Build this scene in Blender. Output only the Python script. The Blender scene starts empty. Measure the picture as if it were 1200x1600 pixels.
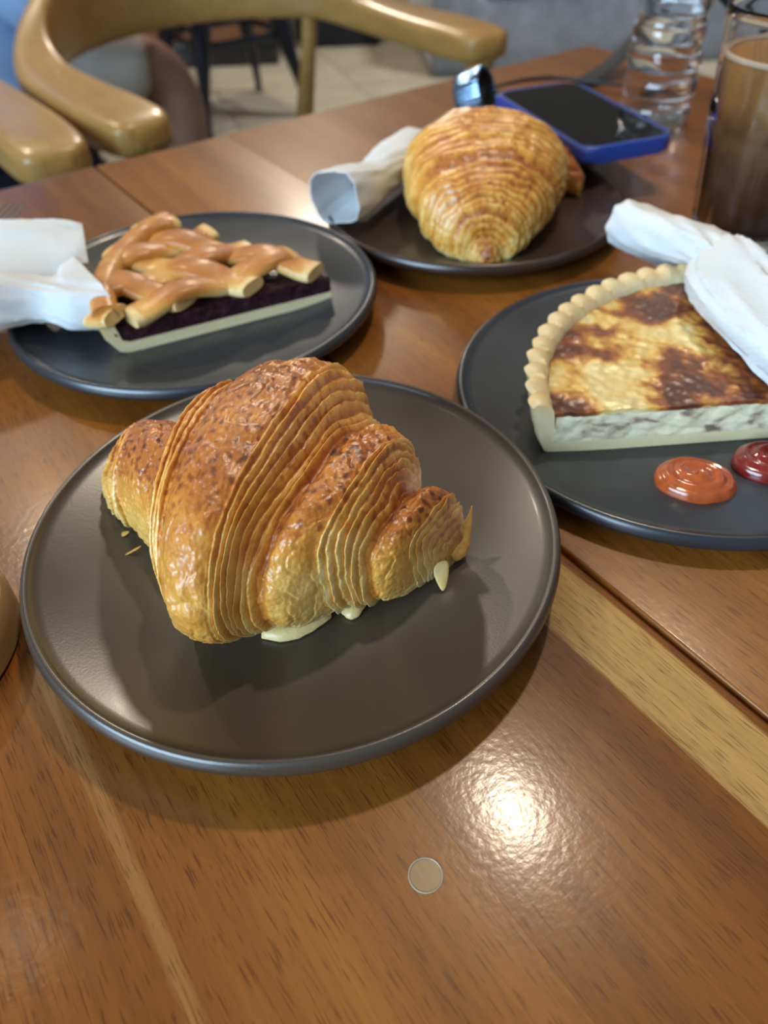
import bpy, bmesh, math, random
import numpy as np
from mathutils import Vector, Matrix, noise

# ------------------------------------------------------------------ camera, world, lights
TZ = 0.75                       # height of the table top; every coordinate below is relative to it
scene = bpy.context.scene
COL = scene.collection
F_PX, PITCH, ROLL, CAM_H = 1180.0, 0.773, -0.041, 0.24
cp, sp = math.cos(PITCH), math.sin(PITCH)
fwd = Vector((0, cp, -sp)); rt = Vector((1, 0, 0)); up = rt.cross(fwd)
rt2 = math.cos(ROLL)*rt + math.sin(ROLL)*up
up2 = -math.sin(ROLL)*rt + math.cos(ROLL)*up
cam = bpy.data.cameras.new('camera'); camo = bpy.data.objects.new('camera', cam); COL.objects.link(camo)
camo.matrix_world = Matrix((( rt2.x, up2.x, -fwd.x, 0), (rt2.y, up2.y, -fwd.y, 0), (rt2.z, up2.z, -fwd.z, CAM_H+TZ), (0, 0, 0, 1)))
cam.sensor_fit = 'VERTICAL'; cam.sensor_height = 36.0; cam.sensor_width = 27.0
cam.lens = F_PX/1600*36.0
cam.clip_start = 0.01; cam.clip_end = 60
cam.dof.use_dof = True; cam.dof.focus_distance = 0.268; cam.dof.aperture_fstop = 8.2
scene.camera = camo

world = bpy.data.worlds.new('world'); scene.world = world; world.use_nodes = True
bgn = world.node_tree.nodes['Background']
bgn.inputs[0].default_value = (0.62, 0.62, 0.62, 1); bgn.inputs[1].default_value = 0.34

def lamp(name, kind, loc, power, color, size=0.1, target=None, size_y=None, blend=0.4, angle=70):
    l = bpy.data.lights.new(name, kind); l.energy = power; l.color = color
    if kind == 'AREA':
        l.size = size
        if size_y: l.shape = 'RECTANGLE'; l.size_y = size_y
    else:
        l.shadow_soft_size = size
    if kind == 'SPOT':
        l.spot_size = math.radians(angle); l.spot_blend = blend
    o = bpy.data.objects.new(name, l); COL.objects.link(o); o.location = (loc[0], loc[1], loc[2]+TZ)
    if target is not None:
        d = Vector(target)-Vector(loc); o.rotation_euler = d.to_track_quat('-Z', 'Y').to_euler()
    return o
WARM = (1.0, 0.86, 0.66)
lamp('ceiling_or_fill_spot', 'SPOT', (0.39, 1.04, 1.95), 74, WARM, 0.06, (0.02, 0.25, 0), angle=75)
lamp('ceiling_or_fill_spot', 'SPOT', (-1.45, 2.40, 1.95), 62, WARM, 0.07, (0, 0.3, 0), angle=50)
lamp('ceiling_or_fill_spot', 'SPOT', (-1.10, 0.78, 1.95), 3, WARM, 0.05, (0, 0.3, 0), angle=75)
lamp('ceiling_or_fill_spot', 'SPOT', (-0.45, 4.30, 1.75), 135, (1.0, 0.87, 0.70), 0.12, (0, 0.3, 0), angle=26)
lamp('ceiling_or_fill_spot', 'SPOT', (-0.50, 3.30, 1.95), 150, (1.0, 0.90, 0.76), 0.15, (-0.5, 3.4, -0.75), angle=95)  # added fill that brightens the far floor, no known fixture there
lamp('ceiling_or_fill_spot', 'SPOT', (1.20, 3.00, 1.95), 290, (0.88, 0.94, 1.0), 0.15, (1.2, 4.0, -0.75), angle=85)  # added cool fill to lift the sofa, stands for no real lamp
lamp('window_daylight', 'AREA', (-1.75, -1.35, 0.95), 115, (0.54, 0.77, 1.0), 1.8, (0, 0.4, 0), 1.3)

vs = scene.view_settings
vs.view_transform = 'Standard'; vs.look = 'None'; vs.exposure = 0.0; vs.gamma = 1.0; vs.use_curve_mapping = False

# ------------------------------------------------------------------ helpers
R = random.Random(5)
def link(o): COL.objects.link(o); return o
def tag(o, label=None, cat=None, group=None, kind=None):
    if label: o['label'] = label
    if cat: o['category'] = cat
    if group: o['group'] = group
    if kind: o['kind'] = kind
    return o
def thing(name, label, cat, loc, group=None, rotz=0.0):
    o = link(bpy.data.objects.new(name, None)); o.empty_display_size = 0.02
    o.location = (loc[0], loc[1], loc[2]+TZ); o.rotation_euler = (0, 0, rotz); o['base'] = tuple(loc)
    return tag(o, label, cat, group)
def finish(me, mat, smooth=True, auto=None):
    if mat: me.materials.append(mat)
    me.polygons.foreach_set('use_smooth', [smooth]*len(me.polygons))
    if auto is not None: me.set_sharp_from_angle(angle=math.radians(auto))
def fixn(me):
    bm = bmesh.new(); bm.from_mesh(me); bmesh.ops.recalc_face_normals(bm, faces=bm.faces); bm.to_mesh(me); bm.free()
def obj(name, verts, faces, mat, parent=None, loc=None, smooth=True, auto=40, recalc=True):
    """verts in table-relative world axes; a child is stored relative to its root (roots used here are unrotated)."""
    base = Vector((0, 0, 0))
    if parent is not None:
        p = parent
        while p is not None:
            if 'base' in p.keys(): base = Vector(p['base']); break
            p = p.parent
    elif loc is not None: base = Vector(loc)
    v = np.array(verts, float) - np.array(base)
    me = bpy.data.meshes.new(name); me.from_pydata(v.tolist(), [], faces); me.update()
    if recalc: fixn(me)
    finish(me, mat, smooth, auto)
    o = link(bpy.data.objects.new(name, me))
    if parent is not None: o.parent = parent
    else: o.location = (base.x, base.y, base.z+TZ); o['base'] = tuple(base)
    return o
def raw(name, bm, mat, parent=None, loc=(0, 0, 0), smooth=True, auto=40):
    """bmesh given in local coordinates of the parent (or of the object at loc)."""
    bmesh.ops.recalc_face_normals(bm, faces=bm.faces)
    me = bpy.data.meshes.new(name); bm.to_mesh(me); bm.free(); finish(me, mat, smooth, auto)
    o = link(bpy.data.objects.new(name, me))
    if parent is not None: o.parent = parent
    o.location = loc if parent is not None else (loc[0], loc[1], loc[2]+TZ)
    return o
def bm_box(x0, x1, y0, y1, z0, z1, bev=0.0, seg=2, bm=None):
    b = bmesh.new()
    r = bmesh.ops.create_cube(b, size=1.0)
    for v in b.verts:
        v.co = Vector(((x0+x1)/2+v.co.x*(x1-x0), (y0+y1)/2+v.co.y*(y1-y0), (z0+z1)/2+v.co.z*(z1-z0)))
    if bev: bmesh.ops.bevel(b, geom=b.edges[:], offset=bev, segments=seg, profile=0.5, affect='EDGES')
    return b
def grid_faces(nu, nv, closed_u=False, closed_v=True):
    f = []
    for i in range(nu if closed_u else nu-1):
        i2 = (i+1) % nu
        for j in range(nv if closed_v else nv-1):
            j2 = (j+1) % nv
            f.append((i*nv+j, i2*nv+j, i2*nv+j2, i*nv+j2))
    return f
def lathe(prof, n, c=(0, 0, 0), close=True):
    v = []
    for r, z in prof:
        for k in range(n):
            a = 2*math.pi*k/n
            v.append((c[0]+r*math.cos(a), c[1]+r*math.sin(a), c[2]+z))
    f = grid_faces(len(prof), n)
    if close:
        f.append(tuple(range(n))); f.append(tuple((len(prof)-1)*n+k for k in range(n)))
    return v, f
def catmull(P, n):
    P = [np.array(p, float) for p in P]; m = len(P); out = []
    for i in range(n):
        t = i/(n-1)*(m-1); k = min(int(t), m-2); u = t-k
        p0 = P[max(k-1, 0)]; p1 = P[k]; p2 = P[k+1]; p3 = P[min(k+2, m-1)]
        out.append(0.5*((2*p1)+(-p0+p2)*u+(2*p0-5*p1+4*p2-p3)*u*u+(-p0+3*p1-3*p2+p3)*u**3))
    return out
def sweep(st, nring=24, nlen=60, ex=1.0, fn=None, side_ref=(0, 0, 1), caps=True):
    """st: (x,y,z,a,b[,roll]) centre, half-width sideways, half-height; fn(t,theta)->extra radius."""
    st = [tuple(s)+(0.0,)*(6-len(s)) for s in st]
    C = catmull(st, nlen); v = []
    ref = Vector(side_ref)
    for i, c in enumerate(C):
        a_ = C[max(i-1, 0)]; b_ = C[min(i+1, nlen-1)]
        t = Vector((b_-a_)[:3]).normalized()
        side = t.cross(ref)
        if side.length < 1e-4: side = Vector((1, 0, 0))
        side.normalize(); upv = side.cross(t).normalized()
        ro = c[5]; s2 = side*math.cos(ro)+upv*math.sin(ro); u2 = upv*math.cos(ro)-side*math.sin(ro)
        p = Vector(c[:3])
        for k in range(nring):
            th = 2*math.pi*k/nring; ct, s_ = math.cos(th), math.sin(th)
            ct = math.copysign(abs(ct)**ex, ct); s_ = math.copysign(abs(s_)**ex, s_)
            e = fn(i/(nlen-1), th) if fn else 0.0
            v.append(tuple(p+s2*(ct*(c[3]+e))+u2*(s_*(c[4]+e))))
    f = grid_faces(nlen, nring)
    if caps: f.append(tuple(range(nring))); f.append(tuple((nlen-1)*nring+k for k in range(nring)))
    return v, f
def solidify(o, th, offset=0.0, sub=0):
    m = o.modifiers.new('thickness', 'SOLIDIFY'); m.thickness = th; m.offset = offset
    if sub: s = o.modifiers.new('smooth', 'SUBSURF'); s.levels = s.render_levels = sub
def N3(x, y, z): return noise.noise(Vector((x, y, z)))
def FB(x, y, z, o=4): return noise.fractal(Vector((x, y, z)), 1.0, 2.0, o)

# ------------------------------------------------------------------ materials
class NT:
    def __init__(s, name):
        s.m = bpy.data.materials.new(name); s.m.use_nodes = True; s.t = s.m.node_tree; s.n = s.t.nodes; s.b = s.n['Principled BSDF']
    def node(s, k, **kw):
        n = s.n.new(k)
        for a, b in kw.items():
            if a.startswith('i_'):
                key = a[2:]
                n.inputs[int(key) if key.isdigit() else key].default_value = b
            else: setattr(n, a, b)
        return n
    def l(s, a, b): s.t.links.new(a, b)
    def coord(s, scale=(1, 1, 1), rot=(0, 0, 0)):
        c = s.node('ShaderNodeTexCoord'); m = s.node('ShaderNodeMapping'); m.inputs['Scale'].default_value = scale; m.inputs['Rotation'].default_value = rot
        s.l(c.outputs['Object'], m.inputs[0]); return m.outputs[0]
    def noise(s, vec, scale, detail=4, rough=0.5, dist=0.0):
        n = s.node('ShaderNodeTexNoise'); n.inputs['Scale'].default_value = scale; n.inputs['Detail'].default_value = detail
        n.inputs['Roughness'].default_value = rough; n.inputs['Distortion'].default_value = dist
        if vec is not None: s.l(vec, n.inputs['Vector'])
        return n.outputs[0]
    def ramp(s, fac, stops, interp='LINEAR'):
        r = s.node('ShaderNodeValToRGB'); r.color_ramp.interpolation = interp; e = r.color_ramp.elements
        while len(e) < len(stops): e.new(0.5)
        for k, (p, c) in enumerate(stops):
            e[k].position = p; e[k].color = (c, c, c, 1) if isinstance(c, (int, float)) else tuple(c)+(1,)
        s.l(fac, r.inputs[0]); return r.outputs[0]
    def math(s, op, a, b=None, clamp=False):
        n = s.node('ShaderNodeMath', operation=op); n.use_clamp = clamp
        for i, q in enumerate((a, b)):
            if q is None: continue
            if isinstance(q, (int, float)): n.inputs[i].default_value = q
            else: s.l(q, n.inputs[i])
        return n.outputs[0]
    def mix(s, fac, a, b, mode='MIX'):
        n = s.node('ShaderNodeMix', data_type='RGBA', blend_type=mode)
        for i, q in ((0, fac), (6, a), (7, b)):
            if isinstance(q, (int, float)): n.inputs[i].default_value = q
            elif isinstance(q, tuple): n.inputs[i].default_value = q+(1,) if len(q) == 3 else q
            else: s.l(q, n.inputs[i])
        return n.outputs[2]
    def bump(s, h, strength=0.3, dist=0.001, coat=False, normal=None):
        b = s.node('ShaderNodeBump'); b.inputs['Strength'].default_value = strength; b.inputs['Distance'].default_value = dist
        s.l(h, b.inputs['Height'])
        if normal is not None: s.l(normal, b.inputs['Normal'])
        s.l(b.outputs[0], s.b.inputs['Coat Normal' if coat else 'Normal']); return b.outputs[0]
    def set(s, **kw):
        for k, v in kw.items():
            k = k.replace('_', ' ')
            if isinstance(v, tuple) and len(v) == 3 and k != 'Subsurface Radius': v = v+(1,)
            s.b.inputs[k].default_value = v
        return s
    def col(s, c): s.l(c, s.b.inputs['Base Color'])
    def rgh(s, c): s.l(c, s.b.inputs['Roughness'])

def plain(name, c, rough=0.5, metal=0.0, var=0.12, nscale=30, bump=0.0, bscale=200, bdist=0.0005, **kw):
    t = NT(name); t.set(Roughness=rough, Metallic=metal, **kw)
    v = t.coord(); n = t.noise(v, nscale, 4)
    d = tuple(max(0, x*(1-var)) for x in c); e = tuple(min(1, x*(1+var)) for x in c)
    t.col(t.ramp(n, [(0.3, d), (0.7, e)]))
    if bump: t.bump(t.noise(v, bscale, 3), bump, bdist)
    return t.m

def wood_table():
    t = NT('lacquered_wood'); v = t.coord()
    sep = t.node('ShaderNodeSeparateXYZ'); t.l(v, sep.inputs[0]); u = sep.outputs[0]; w = sep.outputs[1]
    # slow drift of the grain lines
    drift = t.noise(t.coord((3.0, 2.2, 1)), 1.0, 2)
    uw = t.math('ADD', u, t.math('MULTIPLY', t.math('SUBTRACT', drift, 0.5), 0.035))
    cx = t.node('ShaderNodeCombineXYZ'); t.l(t.math('MULTIPLY', uw, 1.0), cx.inputs[0]); t.l(t.math('MULTIPLY', w, 0.035), cx.inputs[1])
    g = cx.outputs[0]
    bands = t.noise(g, 26, 5, 0.55)
    base = t.ramp(bands, [(0.28, (0.145, 0.050, 0.009)), (0.45, (0.22, 0.078, 0.012)), (0.60, (0.285, 0.108, 0.016)), (0.78, (0.37, 0.155, 0.026))])
    # plank-to-plank tone
    oi = t.node('ShaderNodeObjectInfo')
    tone = t.ramp(oi.outputs['Random'], [(0.0, (0.86, 0.80, 0.74)), (0.5, (1.0, 0.95, 0.92)), (1.0, (1.10, 1.06, 1.0))])
    base = t.mix(1.0, base, tone, 'MULTIPLY')
    # pale sapwood next to the joint and a thin pale streak, ragged along the grain
    rag = t.math('ADD', t.math('MULTIPLY', t.math('SUBTRACT', t.noise(t.coord((1, 2.2, 1)), 1.0, 2), 0.5), 0.012), t.math('MULTIPLY', t.math('SUBTRACT', t.noise(t.coord((170, 7, 1)), 1.0, 4, 0.7), 0.5), 0.014))
    us = t.math('ADD', u, rag)
    def band(c, hw, soft):
        d = t.math('ABSOLUTE', t.math('SUBTRACT', us, c))
        m = t.node('ShaderNodeMapRange', interpolation_type='SMOOTHSTEP'); t.l(d, m.inputs[0])
        m.inputs[1].default_value = hw; m.inputs[2].default_value = hw+soft; m.inputs[3].default_value = 1; m.inputs[4].default_value = 0
        return m.outputs[0]
    far = t.node('ShaderNodeMapRange', interpolation_type='SMOOTHSTEP'); t.l(w, far.inputs[0])
    far.inputs[1].default_value = -0.42; far.inputs[2].default_value = -0.20; far.inputs[3].default_value = 0.92; far.inputs[4].default_value = 0.0
    sap = t.math('MULTIPLY', band(-0.0200, 0.0118, 0.003), far.outputs[0])
    base = t.mix(sap, base, t.ramp(bands, [(0.3, (0.40, 0.23, 0.065)), (0.7, (0.58, 0.37, 0.125))]))
    st = t.math('MULTIPLY', band(-0.203, 0.0006, 0.0035), 0.35)
    base = t.mix(st, base, (0.50, 0.27, 0.08))
    edge = t.math('MULTIPLY', band(-0.0345, 0.002, 0.005), t.ramp(t.noise(t.coord((160, 14, 1)), 1.0, 4, 0.7), [(0.5, 0.0), (0.62, 0.75)]))
    base = t.mix(edge, base, (0.10, 0.045, 0.018))
    # fibres and pores
    fib = t.noise(t.coord((420, 11, 1)), 1.0, 4, 0.6)
    base = t.mix(1.0, base, t.ramp(fib, [(0.25, (0.80, 0.76, 0.72)), (0.6, (1.04, 1.03, 1.02))]), 'MULTIPLY')
    por = t.noise(t.coord((1500, 85, 1)), 1.0, 2, 0.5)
    pm = t.ramp(por, [(0.56, 0.0), (0.66, 0.75)])
    base = t.mix(pm, base, t.mix(1.0, base, (0.42, 0.36, 0.32), 'MULTIPLY'))
    cloud = t.noise(t.coord((7, 4, 1)), 1.0, 3)
    base = t.mix(1.0, base, t.ramp(cloud, [(0.3, (0.84, 0.82, 0.80)), (0.7, (1.12, 1.12, 1.12))]), 'MULTIPLY')
    t.col(base)
    t.set(Roughness=0.36, Coat_Weight=0.48, Coat_Roughness=0.17, Coat_IOR=1.45)
    t.b.inputs['Specular IOR Level'].default_value = 0.22
    peel = t.noise(t.coord(), 330, 2, 0.5)
    sc = t.noise(t.coord((60, 500, 1), (0, 0, 0.5)), 1.0, 2)
    h = t.math('ADD', peel, t.math('MULTIPLY', sc, 0.2))
    t.bump(h, 0.13, 0.0005, coat=True)
    t.bump(fib, 0.12, 0.0004)
    return t.m

def wood_chair(name, a, b, sc=1.0):
    t = NT(name); v = t.coord((1, 1, 1)); n = t.noise(t.coord((90*sc, 12*sc, 60*sc)), 1.0, 5, 0.6, 0.6)
    n2 = t.noise(v, 6, 3)
    c = t.mix(0.5, t.ramp(n, [(0.3, a), (0.7, b)]), t.ramp(n2, [(0.3, a), (0.7, b)]))
    t.col(c); t.set(Roughness=0.4, Coat_Weight=0.3, Coat_Roughness=0.2); return t.m

def plate_mat(name, c):
    t = NT(name); v = t.coord(); n = t.noise(v, 900, 2, 0.6); n2 = t.noise(v, 14, 3)
    t.col(t.ramp(n2, [(0.3, tuple(x*0.88 for x in c)), (0.7, tuple(x*1.12 for x in c))]))
    t.rgh(t.ramp(n2, [(0.3, 0.30), (0.7, 0.36)])); t.set(Coat_Weight=0.12, Coat_Roughness=0.12)
    t.b.inputs['Specular IOR Level'].default_value = 0.75
    t.bump(n, 0.12, 0.0003); return t.m

def bake_mat(name, stops, rough=(0.26, 0.5), coat=0.35, fine=900, bumps=0.35, sss=0.08):
    t = NT(name); a = t.node('ShaderNodeAttribute', attribute_name='bake'); v = t.coord()
    n = t.noise(v, fine, 4, 0.65); n2 = t.noise(v, 160, 5, 0.6)
    f = t.math('ADD', a.outputs['Fac'], t.math('MULTIPLY', t.math('SUBTRACT', n, 0.5), 0.26))
    f = t.math('ADD', f, t.math('MULTIPLY', t.math('SUBTRACT', n2, 0.5), 0.30))
    t.col(t.ramp(f, stops)); t.rgh(t.ramp(n2, [(0.3, rough[0]), (0.7, rough[1])]))
    t.set(Coat_Weight=coat, Coat_Roughness=0.16, Subsurface_Weight=sss, Subsurface_Scale=0.004, Subsurface_Radius=(1.0, 0.5, 0.25))
    h = t.math('ADD', n2, t.math('MULTIPLY', n, 0.35)); nb = t.bump(h, bumps, 0.0009); t.l(nb, t.b.inputs['Coat Normal'])
    return t.m

M = {}
M['table'] = wood_table()
M['chair'] = wood_chair('honey_chair_wood', (0.27, 0.135, 0.030), (0.46, 0.26, 0.070))
M['coaster'] = wood_chair('pale_round_wood', (0.30, 0.16, 0.06), (0.50, 0.31, 0.14), 2)
M['plate_brown'] = plate_mat('taupe_glaze', (0.052, 0.039, 0.027))
M['plate_dark'] = plate_mat('espresso_glaze', (0.030, 0.016, 0.010))
M['plate_blue'] = plate_mat('slate_glaze', (0.020, 0.024, 0.030))
CRO = [(0.0, (0.88, 0.66, 0.30)), (0.20, (0.82, 0.50, 0.13)), (0.40, (0.70, 0.31, 0.045)), (0.60, (0.47, 0.145, 0.018)), (0.78, (0.27, 0.066, 0.012)), (1.0, (0.10, 0.028, 0.010))]
M['croissant'] = bake_mat('golden_laminated_pastry', CRO, (0.26, 0.46), 0.45, 900, 0.45)
M['crust'] = bake_mat('pale_short_crust', [(0.0, (0.80, 0.68, 0.40)), (0.4, (0.72, 0.50, 0.22)), (0.75, (0.50, 0.24, 0.075)), (1.0, (0.26, 0.09, 0.03))], (0.4, 0.65), 0.08, 700, 0.3)
M['lattice'] = bake_mat('egg_washed_lattice', [(0.0, (0.72, 0.52, 0.23)), (0.3, (0.66, 0.33, 0.07)), (0.55, (0.48, 0.165, 0.022)), (1.0, (0.26, 0.07, 0.014))], (0.38, 0.6), 0.16, 500, 0.35)
M['cheese'] = bake_mat('browned_cheese', [(0.0, (0.78, 0.60, 0.26)), (0.28, (0.72, 0.44, 0.10)), (0.48, (0.50, 0.20, 0.035)), (0.68, (0.25, 0.070, 0.020)), (1.0, (0.10, 0.030, 0.014))], (0.3, 0.5), 0.25, 500, 0.4)
M['custard'] = bake_mat('mushroom_custard', [(0.0, (0.86, 0.80, 0.56)), (0.45, (0.78, 0.70, 0.47)), (0.75, (0.54, 0.43, 0.31)), (1.0, (0.22, 0.16, 0.12))], (0.35, 0.55), 0.15, 600, 0.5)
M['berry'] = plain('dark_fruit_filling', (0.030, 0.010, 0.014), 0.2, var=0.6, nscale=300, bump=0.6, bscale=260, bdist=0.0015, Coat_Weight=0.4)
M['sauce_red'] = plain('orange_red_sauce', (0.43, 0.085, 0.018), 0.16, var=0.2, nscale=250, bump=0.35, bscale=150, bdist=0.0012, Coat_Weight=0.6, Subsurface_Weight=0.15, Subsurface_Scale=0.003)
M['sauce_dark'] = plain('dark_red_ketchup', (0.20, 0.015, 0.010), 0.14, var=0.2, nscale=250, bump=0.3, bscale=150, bdist=0.0012, Coat_Weight=0.7)
def paper():
    t = NT('ribbed_white_paper'); v = t.coord()
    t.col(t.ramp(t.noise(v, 20, 3), [(0.3, (0.64, 0.65, 0.65)), (0.7, (0.72, 0.73, 0.73))])); t.set(Roughness=0.8, Subsurface_Weight=0.10, Subsurface_Scale=0.004)
    w = t.node('ShaderNodeTexWave', wave_type='BANDS', bands_direction='DIAGONAL'); w.inputs['Scale'].default_value = 190; w.inputs['Distortion'].default_value = 0.8
    t.l(v, w.inputs[0]); h = t.math('ADD', t.math('MULTIPLY', w.outputs['Fac'], 0.5), t.noise(v, 1300, 2)); t.bump(h, 0.35, 0.0005); return t.m
M['paper'] = paper()
M['steel'] = plain('polished_steel', (0.62, 0.62, 0.62), 0.16, 1.0, var=0.03)
M['band'] = plain('blue_steel_links', (0.22, 0.34, 0.50), 0.18, 1.0, var=0.2, nscale=200)
M['case'] = plain('royal_blue_silicone', (0.018, 0.055, 0.30), 0.42, var=0.06, Coat_Weight=0.15)
M['screen'] = plain('black_screen_glass', (0.004, 0.004, 0.005), 0.03, var=0.0)
M['bezel'] = plain('black_bezel', (0.010, 0.010, 0.011), 0.2, var=0.0)
M['leather'] = plain('black_leather', (0.012, 0.012, 0.014), 0.45, var=0.2, bump=0.3, bscale=900)
M['strap'] = plain('dark_grey_webbing', (0.012, 0.013, 0.015), 0.8, var=0.2, bump=0.3, bscale=1400)
M['black_metal'] = plain('navy_black_metal', (0.006, 0.008, 0.016), 0.28, 0.2, var=0.1)
M['dark_wood'] = plain('dark_brown_seat', (0.05, 0.028, 0.018), 0.4)
def clear(name, rough, ior, tint):
    t = NT(name); t.set(Base_Color=tint, Roughness=rough, IOR=ior, Transmission_Weight=1.0); return t.m
M['bottle'] = clear('clear_bottle_plastic', 0.07, 1.34, (0.95, 0.98, 1.0))
M['glass'] = clear('clear_tumbler_glass', 0.01, 1.45, (0.97, 0.98, 0.98))
def tea():
    t = NT('iced_milk_tea'); v = t.coord(); sep = t.node('ShaderNodeSeparateXYZ'); t.l(v, sep.inputs[0])
    h = t.math('ADD', t.math('MULTIPLY', sep.outputs[2], 9.0), t.math('MULTIPLY', t.math('SUBTRACT', t.noise(v, 60, 4), 0.5), 0.35))
    t.col(t.ramp(h, [(0.05, (0.045, 0.018, 0.008)), (0.45, (0.11, 0.050, 0.024)), (0.75, (0.20, 0.085, 0.030)), (0.98, (0.36, 0.17, 0.045))]))
    t.set(Roughness=0.25, Subsurface_Weight=0.2, Subsurface_Scale=0.01); return t.m
M['tea'] = tea(); M['bottle'].node_tree.nodes['Principled BSDF'].inputs['Coat Weight'].default_value = 0.8
M['foam'] = plain('pale_foam', (0.55, 0.42, 0.30), 0.5, bump=0.5, bscale=500, bdist=0.001)

# ------------------------------------------------------------------ the setting
def tile_mat():
    t = NT('beige_floor_tile'); v = t.coord(); n = t.noise(v, 5, 5, 0.6); oi = t.node('ShaderNodeObjectInfo')
    c = t.ramp(n, [(0.3, (0.30, 0.255, 0.175)), (0.7, (0.40, 0.345, 0.245))])
    c = t.mix(1.0, c, t.ramp(oi.outputs['Random'], [(0, (0.88, 0.88, 0.88)), (1, (1.08, 1.08, 1.08))]), 'MULTIPLY'); t.col(c)
    t.set(Roughness=0.35); return t.m
M['tile'] = tile_mat(); M['grout'] = plain('grey_grout', (0.16, 0.14, 0.11), 0.9)
M['wall'] = plain('warm_wall_paint', (0.42, 0.36, 0.28), 0.9); M['wall_g'] = plain('grey_wall_paint', (0.34, 0.36, 0.40), 0.9)
FZ = -0.75
fl = raw('floor', bm_box(-4.5, 4.5, -1.5, 6.4, -0.06, -0.003), M['grout'], None, (0, 0, FZ)); tag(fl, kind='structure')
tb = bm_box(-0.298, 0.298, -0.298, 0.298, -0.003, 0.0, 0.0012, 1); tme = bpy.data.meshes.new('floor_tile'); tb.to_mesh(tme); tb.free(); finish(tme, M['tile'], False)
TA = 0.30; nt = 0
for i in range(-9, 10):
    for j in range(0, 14):
        x = i*0.6; y = j*0.6
        X = x*math.cos(TA)-y*math.sin(TA)+0.8; Y = x*math.sin(TA)+y*math.cos(TA)
        if -2.9 < X < 2.9 and 1.2 < Y < 6.0:
            o = link(bpy.data.objects.new('floor_tile', tme)); o.parent = fl; o.location = (X, Y, 0.0); o.rotation_euler = (0, 0, TA)
w = raw('wall_back', bm_box(-4.5, 4.5, 6.4, 6.5, 0, 3.0), M['wall'], None, (0, 0, FZ)); tag(w, kind='structure')
w = raw('wall_right', bm_box(4.5, 4.6, -1.5, 6.5, 0, 3.0), M['wall_g'], None, (0, 0, FZ)); tag(w, kind='structure')
w = raw('baseboard_back', bm_box(-4.5, 4.5, 6.38, 6.4, 0, 0.12, 0.004), plain('cream_skirting', (0.5, 0.46, 0.38), 0.5), None, (0, 0, FZ)); tag(w, kind='structure')

# ------------------------------------------------------------------ table
TU = Vector((0.8336, 0.5523, 0)); TO = Vector((-0.243, 0.699, 0)); TANG = math.atan2(0.5523, 0.8336)
table = thing('dining_table', 'large glossy orange-brown wooden table of wide planks that carries all the plates', 'table', (TO.x, TO.y, 0), None, TANG)
edges = [-0.60, -0.47, -0.35, -0.2255, -0.115, -0.0012]
right = [0.0012, 0.125, 0.245, 0.370, 0.490, 0.612]
for E_ in (edges, right):
    for a, b in zip(E_[:-1], E_[1:]):
        g = 0.00004
        bm = bm_box(a+g, b-g, -0.82, 0.0, -0.030, 0.0)
        lo = a == right[0]; hi = b == edges[-1]
        ed = []
        for e in bm.edges:
            c = (e.verts[0].co+e.verts[1].co)/2
            if abs(c.z) < 1e-6 and ((hi and abs(c.x-b) < 1e-3) or (lo and abs(c.x-a) < 1e-3)): ed.append(e)
        if ed: bmesh.ops.bevel(bm, geom=ed, offset=0.0016, segments=4, profile=0.5, affect='EDGES')
        ed = [e for e in bm.edges if abs((e.verts[0].co.y+e.verts[1].co.y)/2) < 1e-6 and abs((e.verts[0].co.z+e.verts[1].co.z)/2) < 1e-6 and abs(e.verts[0].co.x-e.verts[1].co.x) > 0.03]
        if ed: bmesh.ops.bevel(bm, geom=ed, offset=0.004, segments=4, profile=0.5, affect='EDGES')
        raw('plank', bm, M['table'], table, auto=30)
raw('joint_strip', bm_box(-0.004, 0.004, -0.815, -0.004, -0.028, -0.0032), M['table'], table)
raw('apron', bm_box(-0.56, 0.575, -0.79, -0.03, -0.10, -0.0305, 0.004), M['table'], table)
for x in (-0.55, 0.505):
    for y in (-0.78, -0.10):
        raw('leg', bm_box(x, x+0.06, y, y+0.06, -0.75, -0.09, 0.006), M['table'], table)
# round dowel plugs let into the planks
ringm = plain('pale_plug_ring', (0.55, 0.50, 0.40), 0.3, 0.3); plugm = wood_chair('plug_wood', (0.16, 0.09, 0.03), (0.30, 0.17, 0.06), 3)
for (u_, v_, r_, pm_, lab) in ((-0.1287, -0.6489, 0.0053, plugm, 'pale-ringed round wooden plug'), (-0.0977, -0.1047, 0.0085, M['bezel'], 'dark round plug with a tan ring')):
    vv, ff = lathe([(r_*0.93, 0.0), (r_*1.0, 0.0), (r_*1.0, 0.00025), (r_*0.96, 0.00035), (r_*0.93, 0.00025)], 40, (u_, v_, 0.0), close=False)
    ff += [(4*40+k, 4*40+(k+1) % 40, (k+1) % 40, k) for k in range(40)]
    bm = bmesh.new(); vs_ = [bm.verts.new(p) for p in vv]; [bm.faces.new([vs_[i] for i in f]) for f in ff]
    vv, ff = lathe([(r_*0.92, 0.00005), (r_*0.90, 0.0002)], 40, (u_, v_, 0.0))
    b2 = bmesh.new(); vs_ = [b2.verts.new(p) for p in vv]; [b2.faces.new([vs_[i] for i in f]) for f in ff]
    pl = raw('plug', b2, pm_, table); pl['label'] = lab
    rg = raw('plug_ring', bm, ringm, pl)

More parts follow.
